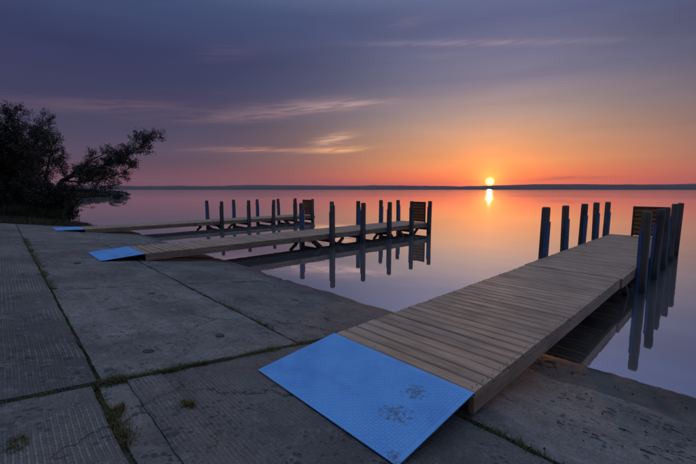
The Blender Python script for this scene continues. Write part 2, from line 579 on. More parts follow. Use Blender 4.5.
class MB:
    def __init__(self):
        self.v, self.f = [], []

    def add(self, vs, fs):
        k = len(self.v)
        self.v += [tuple(q) for q in vs]
        self.f += [tuple(i + k for i in q) for q in fs]

    def prism(self, prof, axis, a, b):
        """extrude a closed profile (list of 2-D points) along an axis from a to b"""
        n = len(prof)
        vs = []
        for t in (a, b):
            for (p, q) in prof:
                vs.append({0: (t, p, q), 1: (q, t, p), 2: (p, q, t)}[axis])
        fs = [(i, (i + 1) % n, n + (i + 1) % n, n + i) for i in range(n)]
        fs += [tuple(range(n - 1, -1, -1)), tuple(range(n, 2 * n))]
        self.add(vs, fs)

    def box(self, x0, x1, y0, y1, z0, z1, c=0.004):
        """box with chamfered long edges along its longest axis"""
        d = (x1 - x0, y1 - y0, z1 - z0)
        ax = d.index(max(d))
        r = [(x0, x1), (y0, y1), (z0, z1)]
        p, q = r[(ax + 1) % 3], r[(ax + 2) % 3]
        c = min(c, 0.3 * min(p[1] - p[0], q[1] - q[0]))
        prof = [(p[0] + c, q[0]), (p[1] - c, q[0]), (p[1], q[0] + c), (p[1], q[1] - c),
                (p[1] - c, q[1]), (p[0] + c, q[1]), (p[0], q[1] - c), (p[0], q[0] + c)]
        self.prism(prof, ax, *r[ax])

    def beam(self, a, b, w, h):
        """square bar from a to b"""
        a, b = Vector(a), Vector(b)
        d = (b - a).normalized()
        s = d.cross(Vector((0, 0, 1)))
        if s.length < 1e-3:
            s = Vector((1, 0, 0))
        s.normalize()
        u = s.cross(d)
        vs = []
        for p in (a, b):
            for (i, j) in ((-1, -1), (1, -1), (1, 1), (-1, 1)):
                vs.append(p + s * (i * w / 2) + u * (j * h / 2))
        self.add(vs, [(0, 1, 5, 4), (1, 2, 6, 5), (2, 3, 7, 6), (3, 0, 4, 7), (3, 2, 1, 0), (4, 5, 6, 7)])

    def tube(self, pts, rads, n=6):
        pts = [Vector(p) for p in pts]
        rings = []
        side = None
        for i, p in enumerate(pts):
            d = (pts[min(i + 1, len(pts) - 1)] - pts[max(i - 1, 0)]).normalized()
            if side is None:
                side = d.cross(Vector((0.31, 0.2, 0.93)))
            side = (side - d * side.dot(d))
            if side.length < 1e-5:
                side = d.orthogonal()
            side.normalize()
            u = d.cross(side)
            rings.append([p + (side * math.cos(t) + u * math.sin(t)) * rads[i] for t in [2 * math.pi * k / n for k in range(n)]])
        vs = [q for r in rings for q in r]
        fs = []
        for i in range(len(pts) - 1):
            for k in range(n):
                fs.append((i * n + k, i * n + (k + 1) % n, (i + 1) * n + (k + 1) % n, (i + 1) * n + k))
        fs.append(tuple(range(n - 1, -1, -1)))
        fs.append(tuple(range((len(pts) - 1) * n, len(pts) * n)))
        self.add(vs, fs)

    def mesh(self, name, mat, smooth=False):
        return mesh(name, self.v, self.f, mat, smooth)


def fbm(x, y, s, seed=0.0, oct=4):
    return noise.fractal(Vector((x * s, y * s, seed)), 0.9, 2.0, oct, noise_basis='PERLIN_ORIGINAL')


# ------------------------------------------------------------------ terrain
SLOPE, YW = 0.13, 4.26


def ramp_z(y):
    z = SLOPE * (YW - y)
    if z > 0.9:
        z = 0.9 + (z - 0.9) * math.exp(-(z - 0.9) * 1.5) * 0.6
        z = min(z, 1.15)
    return z


def shore_y(x):
    """where the water's edge lies along the shore"""
    if x > -20.5:
        return YW
    t = min(1.0, (-20.5 - x) / 2.5)
    y = YW + (2.75 - YW) * t
    if x < -30:
        y += (-30 - x) * -0.12 if x > -55 else -3.0
    # a low point of land further along
    y += 26.5 * math.exp(-((x + 118) / 22.0) ** 2)
    if x < -150:
        y += (-150 - x) * 0.10
    return y


def ground_z(x, y):
    if x > -19.6:
        z = ramp_z(y) - 0.045
        z += 0.008 * fbm(x, y, 1.1, 2.0)
        if x > 5.5:
            z += 0.05 * min(1, x - 5.5)
        return max(z, -3.0)
    d = shore_y(x) - y
    k = min(1.0, (-19.6 - x) / 1.5)
    zr = ramp_z(y) - 0.045
    zb = (0.22 * d if d < 1.2 else 0.264 + (d - 1.2) * 0.07) if d > 0 else 0.16 * d
    zb = min(zb, 1.3)
    zb += 0.05 * fbm(x, y, 0.7, 5.0)
    return max(zr * (1 - k) + zb * k, -3.0)


def build_ground():
    def axis(parts):
        return np.unique(np.concatenate([np.arange(a, b, s) for a, b, s in parts]).round(4))
    xs = axis([(-6000, -400, 700), (-400, -160, 20), (-160, -60, 5), (-60, -32, 1.5), (-32, -19, 0.3), (-19, -4, 0.4), (-4, 3, 0.12), (3, 12, 0.6), (12, 40, 4), (40, 6001, 1192)])
    ys = axis([(-6000, -300, 950), (-300, -20, 20), (-20, -3, 1.0), (-3, 2, 0.3), (2, 5.4, 0.09), (5.4, 14, 0.5), (14, 60, 3), (60, 120, 10)])
    v = [(x, y, ground_z(x, y)) for y in ys for x in xs]
    n = len(xs)
    f = [(j * n + i, j * n + i + 1, (j + 1) * n + i + 1, (j + 1) * n + i) for j in range(len(ys) - 1) for i in range(n - 1)]
    o = structure(obj('ground', mesh('ground', v, f, 'soil', True)))
    return o


ground = build_ground()

# water: one sheet to the horizon
wv = [(-6000, -60, 0), (6000, -60, 0), (6000, 6000, 0), (-6000, 6000, 0)]
water = structure(obj('lake_water', mesh('lake_water', wv, [(0, 1, 2, 3)], 'water')))


# far shore: low wooded hills
def build_hills():
    for name, r, h0, seed, a0, a1 in (('far_hills', 4200, 44, 1.0, -125, 60), ('farther_hills', 5200, 72, 9.0, -125, 60)):
        v, f = [], []
        N = 260
        prof = [(-1, -60), (0.22, -30), (0.7, 40), (1.0, 160), (0.8, 300), (-1, 420)]
        for i in range(N + 1):
            a = R(a0 + (a1 - a0) * i / N)
            rr = r + 160 * fbm(i * 0.03, seed, 1.0, seed)
            rise = 0.82 + 0.25 * max(0, i / N - 0.45)
            h = h0 * rise * (1.0 + 0.42 * fbm(i * 0.035, 0, 1.0, seed) + 0.08 * fbm(i * 0.6, 3, 1.0, seed))
            for (hz, dr) in prof:
                q = rr + dr
                v.append((math.sin(a) * q, math.cos(a) * q, hz * h if hz > 0 else -2))
        m = len(prof)
        for i in range(N):
            for k in range(m - 1):
                f.append((i * m + k, (i + 1) * m + k, (i + 1) * m + k + 1, i * m + k + 1))
        structure(obj(name, mesh(name, v, f, 'hill_forest', True)))


build_hills()

# ------------------------------------------------------------------ concrete boat ramp
boat_ramp = structure(empty('boat_ramp', (0, 0, 0)))


def slab(x0, x1, y0, y1, mat, seed, drop=0.0, step=0.075, wave=0.006):
    nx = max(3, int((x1 - x0) / step))
    ny = max(3, int((y1 - y0) / step))
    v, f = [], []
    cx, cy = (x0 + x1) / 2, (y0 + y1) / 2
    tl = 0.004 * math.sin(seed * 12.9)
    for j in range(ny + 1):
        for i in range(nx + 1):
            x = x0 + (x1 - x0) * i / nx
            y = y0 + (y1 - y0) * j / ny
            e = min(i, nx - i, j, ny - j)
            z = ramp_z(y) + wave * fbm(x, y, 1.3, seed) + tl * (y - cy) - drop
            if e == 0:                      # worn, chipped border
                z -= 0.004 + 0.014 * max(0, fbm(x, y, 6.0, seed + 4))
                x += 0.006 * fbm(x, y, 7.0, seed + 1) * (1 if i in (0, nx) else 0)
                y += 0.006 * fbm(x, y, 7.0, seed + 2) * (1 if j in (0, ny) else 0)
            v.append((x - cx, y - cy, z))
    n = nx + 1
    f = [(j * n + i, j * n + i + 1, (j + 1) * n + i + 1, (j + 1) * n + i) for j in range(ny) for i in range(nx)]
    rim = [i for i in range(n)] + [j * n + nx for j in range(1, ny + 1)] + [ny * n + i for i in range(nx - 1, -1, -1)] + [j * n for j in range(ny - 1, 0, -1)]
    k = len(v)
    for i in rim:
        v.append(v[i])
    for i in rim:
        v.append((v[i][0], v[i][1], v[i][2] - 0.12))
    L = len(rim)
    for a in range(L):
        b = (a + 1) % L
        f.append((k + b, k + a, k + L + a, k + L + b))
    return obj('slab', mesh('slab', v, f, mat, True), boat_ramp, (cx, cy, 0))


XJ = [-19.6, -16.24, -12.92, -9.60, -6.28, -2.98]
s = 1.0
for a, b in zip(XJ[:-1], XJ[1:]):
    wa = 0.008
    wb = 0.022 if b == -2.98 else 0.008
    slab(a + wa, b - wb, -2.6, 0.405, 'concrete_grooved', s, 0.0)
    slab(a + wa, b - wb, 0.435, 2.125, 'concrete_smooth', s + .3, 0.006)
    slab(a + wa, b - wb, 2.155, 5.2, 'concrete_smooth', s + .6, 0.010, wave=0.012)
    slab(a + wa, b - wb, -6.0, -2.62, 'concrete_grooved', s + .8)
    s += 1.37
for a, b in ((-2.94, 0.40), (0.42, 3.7), (3.72, 5.6)):
    slab(a, b, -2.6, 0.36, 'concrete_hatched', s, 0.0)
    slab(a, b, 0.40, 0.569, 'concrete_smooth', s + .2, 0.012, step=0.04, wave=0.002)
    slab(a, b, 0.571, 0.802, 'concrete_hatched', s + .4, 0.002, step=0.05, wave=0.002)
    slab(a, b, 0.804, 2.235, 'concrete_hatched', s + .6, 0.009, wave=0.003)
    slab(a, b, 2.285, 3.76, 'concrete_smooth', s + .8, 0.012, wave=0.016)
    slab(a, b, -6.0, -2.62, 'concrete_grooved', s + .9)
    s += 1.71

# lake gravel and silt heaped along the water's edge beside the first dock
def silt():
    x0, x1, y0, y1 = -4.6, 5.6, 3.55, 5.1
    nx, ny = 320, 64
    v = []
    for j in range(ny + 1):
        for i in range(nx + 1):
            x = x0 + (x1 - x0) * i / nx
            y = y0 + (y1 - y0) * j / ny
            t = (y - 3.85 - 0.10 * fbm(x, 0, 0.9, 3.0)) / 0.42
            berm = math.exp(-((y - 4.20 - 0.08 * fbm(x, 0, 1.2, 8.0)) / 0.16) ** 2)
            fade = min(1, max(0, (x + 2.9) / 0.8))
            z = ramp_z(y) - 0.024 + 0.033 * min(1, max(0, t)) * fade + 0.007 * berm * fade
            z += 0.003 * fbm(x, y, 3.0, 1.0) + 0.003 * fbm(x, y, 12.0, 4.0) + 0.003 * fbm(x, y, 31.0, 6.0)
            if fade <= 0:
                z -= 0.05
            v.append((x, y, z))
    n = nx + 1
    f = [(j * n + i, j * n + i + 1, (j + 1) * n + i + 1, (j + 1) * n + i) for j in range(ny) for i in range(nx)]
    return structure(obj('silt_bank', mesh('silt_bank', v, f, 'soil', True)))


silt()

# ------------------------------------------------------------------ docks
W0, W1 = -2.58, -1.13       # deck edges of the first dock; the other two stand parallel to it
DECK = 0.45
PITCH_P = 0.1425


def plank_mesh(k, w):
    m = MB()
    rr = random.Random(k)
    hw, t = 0.0628, 0.036
    c = 0.007
    prof = [(-hw + c, -t), (hw - c, -t), (hw, -t + c), (hw, -c * 1.4), (hw - c * 1.4, 0), (-hw + c * 1.4, 0), (-hw, -c * 1.4), (-hw, -t + c)]
    n = len(prof)
    N = 5
    vs, fs = [], []
    for i in range(N + 1):
        x = -w / 2 + w * i / N
        dz = rr.uniform(-0.0025, 0.0025)
        dy = rr.uniform(-0.0015, 0.0015)
        for (p, q) in prof:
            vs.append((x, p + dy, q + dz))
    for i in range(N):
        for a in range(n):
            b = (a + 1) % n
            fs.append((i * n + b, i * n + a, (i + 1) * n + a, (i + 1) * n + b))
    fs += [tuple(range(n)), tuple(range((N + 1) * n - 1, N * n - 1, -1))]
    m.add(vs, fs)
    return m.mesh('plank', 'deck_wood')


PLANKS = [plank_mesh(k, W1 - W0) for k in range(4)]
PLANKS_W = [plank_mesh(k + 9, W1 - W0 + 0.05) for k in range(4)]


def post_mesh():
    m = MB()
    h, c = 0.069, 0.017
    lev = [(-1.4, 1.0), (0.3, 1.0), (0.98, 0.985), (1.0, 0.93), (1.012, 0.80)]
    vs, fs = [], []
    prof = [(-h + c, -h), (h - c, -h), (h, -h + c), (h, h - c), (h - c, h), (-h + c, h), (-h, h - c), (-h, -h + c)]
    for (z, s_) in lev:
        for (p, q) in prof:
            vs.append((p * s_, q * s_, z))
    n = 8
    for i in range(len(lev) - 1):
        for a in range(n):
            b = (a + 1) % n
            fs.append((i * n + a, i * n + b, (i + 1) * n + b, (i + 1) * n + a))
    fs += [tuple(range(n - 1, -1, -1)), tuple(range((len(lev) - 1) * n, len(lev) * n))]
    m.add(vs, fs)
    return m.mesh('post', 'post_wood')


def bumper_mesh():
    """steel channel wrapped round the deck side of a post (opening towards -x)"""
    m = MB()
    t, y, x0, x1 = 0.011, 0.071, 0.024, 0.073
    c = 0.016
    prof = [(x0, -y - t), (x1 + t - c, -y - t), (x1 + t, -y - t + c), (x1 + t, y + t - c), (x1 + t - c, y + t), (x0, y + t),
            (x0, y), (x1 - c * .6, y), (x1, y - c * .6), (x1, -y + c * .6), (x1 - c * .6, -y), (x0, -y)]
    n = len(prof)
    vs, fs = [], []
    for z in (-0.30, 1.15, 1.16):
        k = 1.0 if z < 1.155 else 0.985
        vs += [(p, q * k, z) for (p, q) in prof]
    for i in range(2):
        for a in range(n):
            b = (a + 1) % n
            fs.append((i * n + a, i * n + b, (i + 1) * n + b, (i + 1) * n + a))
    for i in (0, 2):
        for a in range(5):
            b = n - 1 - a
            q = (i * n + a, i * n + a + 1, i * n + b - 1, i * n + b)
            fs.append(q if i else q[::-1])
    m.add(vs, fs)
    return m.mesh('bumper', 'bumper_blue')


POST = post_mesh()
BUMP = bumper_mesh()


PLATE_W, PLATE_L = 1.46, 0.845


def plate_meshes():
    m = MB()
    w, L = PLATE_W / 2, PLATE_L
    t = 0.008
    # thin sheet
    m.box(-w, w, 0.0, L, -t, 0.0, 0.002)
    sheet = m.mesh('ramp_plate', 'plate_blue')
    # raised lens-shaped treads, alternating direction
    q = MB()
    p = 0.024
    ny, nx = int((L - 0.03) / p), int((2 * w - 0.03) / p)
    for j in range(ny):
        for i in range(nx):
            x = -w + 0.028 + i * p
            y = 0.026 + j * p
            a = R(45) if (i + j) % 2 else R(-45)
            ca, sa = math.cos(a), math.sin(a)
            pts = [(-0.0118, 0, 0), (0, -0.0048, 0), (0.0118, 0, 0), (0, 0.0048, 0), (-0.005, 0, 0.0028), (0.005, 0, 0.0028)]
            vs = [(x + u * ca - v_ * sa, y + u * sa + v_ * ca, z) for (u, v_, z) in pts]
            q.add(vs, [(0, 1, 4), (1, 5, 4), (1, 2, 5), (2, 3, 5), (3, 4, 5), (3, 0, 4)])
    return sheet, q.mesh('tread', 'plate_blue')


PLATE, TREAD = plate_meshes()


def make_dock(dx, dy, dz, label, seed):
    rr = random.Random(seed)
    root = empty('dock', (dx, dy, dz))
    tag(root, label, 'dock', 'wooden docks along the boat ramp')
    y0, ysec, y1 = 2.29, 7.02, 13.95
    y0 -= dy
    # planks: the gangway section, then the slightly wider platform section
    n1 = int((ysec - y0) / PITCH_P)
    p1 = (ysec - y0) / n1
    xm = (W0 + W1) / 2
    for i in range(n1):
        obj('plank', PLANKS[rr.randrange(4)], root, (xm + rr.uniform(-.004, .004), y0 + (i + .5) * p1, DECK + rr.uniform(-.002, .002)),
            (rr.uniform(-.006, .006), rr.uniform(-.001, .001), rr.uniform(-.0012, .0012) + (math.pi if rr.random() < .5 else 0)))
    n2 = int((y1 - ysec - 0.02) / PITCH_P)
    p2 = (y1 - ysec - 0.02) / n2
    for i in range(n2):
        obj('plank', PLANKS_W[rr.randrange(4)], root, (xm + rr.uniform(-.004, .004), ysec + 0.02 + (i + .5) * p2, DECK + 0.004 + rr.uniform(-.002, .002)),
            (rr.uniform(-.006, .006), rr.uniform(-.001, .001), rr.uniform(-.0012, .0012) + (math.pi if rr.random() < .5 else 0)))
    q = MB()
    for i in range(n1 + n2):
        yy = y0 + (i + .5) * p1 if i < n1 else ysec + 0.02 + (i - n1 + .5) * p2
        for fx in (0.035, 1.415):
            for fy in (-0.03, 0.03):
                if rr.random() < .12:
                    continue
                x_, y_ = W0 + fx + rr.gauss(0, .007), yy + fy + rr.gauss(0, .004)
                zt_ = DECK + (0.0045 if i < n1 else 0.0085)
                vs = [(x_ + 0.0036 * math.cos(k * 1.0472), y_ + 0.0036 * math.sin(k * 1.0472), zt_) for k in range(6)]
                vs += [(x_ + 0.0040 * math.cos(k * 1.0472), y_ + 0.0040 * math.sin(k * 1.0472), zt_ - 0.008) for k in range(6)]
                q.add(vs, [(0, 1, 2, 3, 4, 5)] + [(k, 6 + k, 6 + (k + 1) % 6, (k + 1) % 6) for k in range(6)])
    stuff(obj('screws', q.mesh('screws', 'steel_dark'), root))
    # side boards below the planks, end boards and joists
    zt = DECK - 0.039
    for (ya, yb, g) in ((y0, ysec - 0.005, 0.0), (ysec + 0.02, y1, 0.025)):
        for sx in (W0 - g, W1 + g - 0.04):
            m = MB()
            m.box(0, 0.04, 0, yb - ya, -0.125, 0)
            obj('side_board', m.mesh('side_board', 'fascia_wood'), root, (sx, ya, zt))
        for ye in (ya, yb - 0.04):
            m = MB()
            m.box(W0 - g + 0.042, W1 + g - 0.042, 0.002, 0.038, -0.138, -0.002)
            obj('end_board', m.mesh('end_board', 'dark_timber'), root, (0, ye, zt))
        m = MB()
        m.box(-0.03, 0.03, 0.045, yb - ya - 0.045, -0.13, -0.004)
        obj('joist', m.mesh('joist', 'dark_timber'), root, (xm, ya, zt))
    # posts in five pairs, blue rubbing strips facing the deck
    ys = [8.25, 9.68, 11.1, 12.5, 13.72]
    for i, y in enumerate(ys):
        for sd in (-1, 1):
            xe = (W0 - 0.027) if sd < 0 else (W1 + 0.027)
            hgt = (1.455 if dx == 0 else 1.40) + rr.uniform(-.025, .02)
            p = obj('post', POST, root, (xe + sd * 0.087, y, 0), (R(rr.uniform(-.9, .9)), R(rr.uniform(-1.1, 1.1)), R(rr.uniform(-4, 4))))
            p.scale = (rr.uniform(.95, 1.0), rr.uniform(.95, 1.0), hgt)
            b = obj('bumper', BUMP, p)
            b.rotation_euler = (0, 0, 0 if sd < 0 else math.pi)
            b.scale = (1 / p.scale.x, 1 / p.scale.y, (1 + rr.uniform(-.02, .02)) / hgt)
        m = MB()
        m.box(W0 - 0.02, W1 + 0.02, -0.05, 0.05, -0.10, 0.0)
        obj('cross_beam', m.mesh('cross_beam', 'dark_timber'), root, (0, y, zt - 0.145))
    # diagonal braces under the deck by the first and fourth pairs
    for y in (8.25, 12.5):
        for sx in (W0 + 0.05, W1 - 0.05):
            for sg in (-1, 1):
                m = MB()
                m.beam((0, sg * 0.08, -0.45), (0, sg * 0.62, -0.005), 0.07, 0.09)
                obj('brace', m.mesh('brace', 'dark_timber'), root, (sx, y, zt - 0.14))
        m = MB()
        m.box(W0 + 0.02, W1 - 0.02, -0.045, 0.045, -0.06, 0.06)
        obj('foot_beam', m.mesh('foot_beam', 'dark_timber'), root, (0, y, zt - 0.56))
    # slatted board standing at the lake end
    e = empty('end_panel', (0, 0, 0))
    e.parent = root
    e.location = (-2.06, 13.80, DECK + 0.004)
    pw, ph = 0.78, 0.90
    m = MB()
    m.box(0.0, 0.045, -0.03, 0.03, 0, ph)
    m.box(pw - 0.045, pw, -0.03, 0.03, 0, ph)
    m.box(0.047, pw - 0.047, -0.028, 0.028, ph - 0.06, ph - 0.002)
    m.box(0.047, pw - 0.047, -0.028, 0.028, 0.03, 0.075)
    obj('frame', m.mesh('frame', 'dark_timber'), e)
    m = MB()
    m.box(0.047, pw - 0.047, 0.008, 0.022, 0.077, ph - 0.062)
    obj('backing', m.mesh('backing', 'dark_timber'), e)
    ns = 6
    sp = (ph - 0.062 - 0.085) / ns
    for k in range(ns):
        m = MB()
        m.box(-0.34, 0.34, -0.014, 0.006, -0.048, 0.048)
        obj('slat', m.mesh('slat', 'panel_wood'), e, (pw / 2, -0.008, 0.085 + sp * (k + .5)), (0, R(rr.uniform(-.5, .5)), 0))
    # steel tread plate down to the concrete
    top = Vector((xm, y0 - 0.012, DECK + 0.006))
    zf = ramp_z(1.46 + (dy * 0 if dy == 0 else 0)) - dz + 0.012
    ang = math.asin((top.z - zf) / PLATE_L)
    foot = Vector((xm, top.y - PLATE_L * math.cos(ang), zf))
    pl = obj('ramp_plate', PLATE, root, foot, (ang, 0, 0))
    stuff(obj('tread', TREAD, pl, (0, 0, 0.0004)))
    m = MB()
    m.tube([(-0.70, 0, 0), (0.70, 0, 0)], [0.012, 0.012], 8)
    obj('hinge', m.mesh('hinge', 'steel_dark'), root, (xm, y0 - 0.014, DECK - 0.022))
    return root


make_dock(0, 0, 0, 'wooden dock with blue tread plate beside the twigs and silt at the water', 21)
make_dock(-7.85, -0.50, -0.03, 'wooden dock with blue tread plate standing between the two other docks', 22)
make_dock(-15.70, -0.62, -0.10, 'wooden dock with blue tread plate next to the grassy bank and leaning tree', 23)


# ------------------------------------------------------------------ trees and shrubs on the bank
RTV = Vector((math.cos(YAW), math.sin(YAW), 0))     # the way the leaning limb grows: out over the lake
DPV = Vector((-math.sin(YAW), math.cos(YAW), 0))


class Tree:
    def __init__(self, seed):
        self.r = random.Random(seed)
        self.wood = MB()
        self.lv, self.lf = [], []

    def leaf(self, p, size):
        r = self.r
        d = Vector((r.gauss(0, 1), r.gauss(0, 1), r.gauss(-.15, .8))).normalized()
        s_ = d.cross(Vector((r.gauss(0, 1), r.gauss(0, 1), r.gauss(0, 1)))).normalized()
        L, w = size * r.uniform(.75, 1.25), size * r.uniform(.24, .36)
        k = len(self.lv)
        self.lv += [p, p + d * L * .45 + s_ * w, p + d * L, p + d * L * .45 - s_ * w]
        self.lf.append((k, k + 1, k + 2, k + 3))

    def limb(self, pts, r0, r1, n=6):
        k = len(pts)
        self.wood.tube(pts, [r0 + (r1 - r0) * (i / (k - 1)) ** .8 for i in range(k)], n)

    def wander(self, p, d, L, k, wob, up=0.0):
        pts = [Vector(p)]
        d = Vector(d).normalized()
        for i in range(k):
            d = (d + Vector((self.r.gauss(0, wob), self.r.gauss(0, wob), self.r.gauss(0, wob) + up))).normalized()
            pts.append(pts[-1] + d * (L / k))
        return pts

    def twigs(self, pts, start, every, L, size, dens, lvl=0, spread=1.0, up=0.05):
        r = self.r
        tot = sum((pts[i + 1] - pts[i]).length for i in range(len(pts) - 1))
        s_ = start * tot
        while s_ < tot:
            acc = 0
            for i in range(len(pts) - 1):
                seg = (pts[i + 1] - pts[i]).length
                if acc + seg >= s_:
                    break
                acc += seg
            p = pts[i].lerp(pts[i + 1], min(1, (s_ - acc) / max(seg, 1e-4)))
            d0 = (pts[i + 1] - pts[i]).normalized()
            side = Vector((r.gauss(0, 1), r.gauss(0, 1), r.gauss(0, .8)))
            side = (side - d0 * side.dot(d0)).normalized()
            d = (d0 * r.uniform(.35, .9) + side * r.uniform(.5, 1.0) * spread).normalized()
            ln = L * r.uniform(.5, 1.15) * (1.15 - .5 * s_ / tot)
            q = self.wander(p, d, ln, 4, .17, up)
            if lvl == 0:
                self.limb(q, .016 + .010 * ln, .006, 5)
                self.twigs(q, .15, every * .42, L * .42, size, dens, 1, spread, up)
            else:
                self.wood.tube(q[::2], [.006, .004, .002][:len(q[::2])], 3)
                for j in range(int(dens * ln * 10) + 2):
                    t = r.random() ** .8
                    a = min(int(t * 4), 3)
                    b = q[a].lerp(q[a + 1], t * 4 - a)
                    self.leaf(b + Vector((r.gauss(0, .07), r.gauss(0, .07), r.gauss(0, .07))), size)
            s_ += every * r.uniform(.6, 1.4)

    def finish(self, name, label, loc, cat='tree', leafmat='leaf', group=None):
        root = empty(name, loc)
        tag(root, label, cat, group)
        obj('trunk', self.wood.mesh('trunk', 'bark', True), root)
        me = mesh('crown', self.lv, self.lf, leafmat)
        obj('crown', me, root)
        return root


def at(px, D, z=None):
    lat = (px - 348) / 366 * D
    p = DPV * D + RTV * lat
    p.z = ground_z(p.x, p.y) - 0.05 if z is None else z
    return p


def L3(lat, up, dep=0.0):
    return RTV * lat + DPV * dep + Vector((0, 0, up))


def leaning_tree():
    t = Tree(5)
    trunk = [L3(0, 0), L3(.25, .8, .1), L3(.7, 1.6, .1), L3(1.3, 2.3, 0)]
    t.limb(trunk, .20, .13, 9)
    # the long limb reaching over the water
    main = [L3(1.3, 2.3), L3(2.3, 2.75, .1), L3(3.5, 3.1, .15), L3(4.7, 3.55, .1), L3(5.8, 4.05, 0), L3(6.8, 4.75, -.1)]
    t.limb(main, .12, .015, 7)
    t.twigs(main, .03, .19, 1.45, .088, 7.2, 0, .9, .10)
    m2 = [L3(1.3, 2.3), L3(2.0, 3.0, .5), L3(2.9, 3.7, .7), L3(3.9, 4.15, .8)]
    t.limb(m2, .08, .012, 6)
    t.twigs(m2, .1, .24, 1.15, .088, 7.0, 0, 1.0, .10)
    m3 = [L3(.7, 1.6), L3(1.9, 1.75, -.4), L3(3.2, 1.75, -.5), L3(4.3, 1.95, -.5)]
    t.limb(m3, .07, .010, 6)
    t.twigs(m3, .15, .25, 1.0, .088, 6.0, 0, .8, .03)
    m6 = [L3(1.3, 2.3), L3(2.3, 2.2, .3), L3(3.4, 2.35, .4), L3(4.6, 2.7, .4), L3(5.5, 3.2, .3)]
    t.limb(m6, .07, .010, 6)
    t.twigs(m6, .1, .22, 1.1, .088, 6.8, 0, .9, .05)
    m4 = [L3(.3, .9), L3(1.3, .95, -.2), L3(2.3, .75, -.3), L3(3.2, .62, -.3)]
    t.limb(m4, .05, .008, 5)
    t.twigs(m4, .3, .45, .6, .10, 1.5, 0, .8, -.01)
    m5 = [L3(.2, .7), L3(-.1, 2.0, .3), L3(.2, 3.3, .4), L3(.7, 4.6, .3)]
    t.limb(m5, .11, .014, 6)
    t.twigs(m5, .1, .20, 1.4, .088, 7.2, 0, 1.1, .06)
    return t.finish('tree', 'dark tree leaning out from the bank, long limb reaching over the water', at(44, 22.5))


def bank_tree(px, D, H, seed, label, limbs=9, wide=2.2):
    t = Tree(seed)
    r = t.r
    for k in range(limbs):
        a = k * 2.4 + r.uniform(-.4, .4)
        lean = wide * r.uniform(.25, 1.0)
        top = H * r.uniform(.72, .98) * (1 - .12 * lean / wide)
        dx, dy = math.cos(a) * lean, math.sin(a) * lean
        b = r.uniform(.1, .3)
        pts = [Vector((dx * b * .2, dy * b * .2, 0)), Vector((dx * .30, dy * .30, top * .28)), Vector((dx * .65, dy * .65, top * .6)), Vector((dx, dy, top * .88)), Vector((dx * 1.1, dy * 1.1, top))]
        pts = [p + Vector((r.gauss(0, .08), r.gauss(0, .08), 0)) if i else p for i, p in enumerate(pts)]
        t.limb(pts, .10, .012, 6)
        t.twigs(pts, .10, .26, 1.45, .092, 6.6, 0, 1.1, .07)
    return t.finish('tree', label, at(px, D))


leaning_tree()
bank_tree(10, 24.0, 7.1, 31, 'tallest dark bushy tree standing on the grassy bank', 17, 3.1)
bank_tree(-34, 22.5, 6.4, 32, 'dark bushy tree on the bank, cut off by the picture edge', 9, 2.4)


def shrub(px, D, H, w, seed, label, size=.11):
    t = Tree(seed)
    r = t.r
    for k in range(9):
        a = r.uniform(0, 6.28)
        e = w * r.uniform(.3, 1)
        pts = t.wander((r.gauss(0, .1), r.gauss(0, .1), 0), (math.cos(a) * e, math.sin(a) * e, H), H * r.uniform(.7, 1.05), 4, .12, .05)
        t.limb(pts, .03, .006, 5)
        t.twigs(pts, .08, .22, .8, size * .95, 4.5, 0, 1.0, .05)
    return t.finish('shrub', label, at(px, D), 'shrub', 'leaf')


shrub(28, 23.0, 2.0, .9, 41, 'low dark shrub filling the gap below the tallest tree')
shrub(58, 23.2, 1.7, .9, 42, 'low dark shrub at the foot of the leaning tree')
shrub(2, 22.0, 1.8, .8, 43, 'low dark shrub at the edge of the grassy bank beside the ramp')


shrub(66, 22.0, 1.9, .9, 44, 'low dark shrub hiding the trunk of the leaning tree')
shrub(46, 21.7, 2.2, .9, 45, 'tallest of the low dark shrubs, between the bank trees')


def blades(pts, hgt, n_each, rnd, wid=0.006, spread=0.05, lean=0.45):
    m = MB()
    for (x, y, z, sc) in pts:
        for _ in range(n_each):
            a = rnd.uniform(0, 6.283)
            px, py = x + rnd.gauss(0, spread), y + rnd.gauss(0, spread)
            h = hgt * sc * rnd.uniform(.4, 1.1)
            l = h * lean * rnd.uniform(.3, 1.3)
            w = wid * rnd.uniform(.6, 1.2)
            dx, dy = math.cos(a), math.sin(a)
            vs = [(px - dy * w, py + dx * w, z), (px + dy * w, py - dx * w, z),
                  (px + dx * l * .35 + dy * w * .7, py + dy * l * .35 - dx * w * .7, z + h * .6),
                  (px + dx * l * .35 - dy * w * .7, py + dy * l * .35 + dx * w * .7, z + h * .6),
                  (px + dx * l, py + dy * l, z + h)]
            m.add(vs, [(0, 1, 2, 3), (3, 2, 4)])
    return m


def bank_grass():
    rnd = random.Random(3)
    pts = []
    for _ in range(5200):
        x = -19.7 - 9.5 * rnd.random() ** 1.3
        y = rnd.uniform(-3.5, 3.0)
        z = ground_z(x, y)
        if z < .03:
            continue
        pts.append((x, y, z - .01, rnd.uniform(.5, 1.4)))
    m = blades(pts, .13, 5, rnd, .010, .08)
    o = stuff(obj('bank_grass', m.mesh('bank_grass', 'bank_turf')))
    tag(o, 'rough grass covering the bank beside the concrete ramp', 'grass')
    pts = []
    for _ in range(700):
        q = at(rnd.uniform(2, 64), rnd.uniform(20.6, 22.6))
        if q.z < -.12:
            continue
        pts.append((q.x, q.y, q.z, rnd.uniform(.5, 1.2)))
    m = blades(pts, .75, 7, rnd, .011, .09, .3)
    o = stuff(obj('reeds', m.mesh('reeds', 'reed')))
    tag(o, 'tall dull reeds growing under the trees at the bank', 'reeds')


bank_grass()


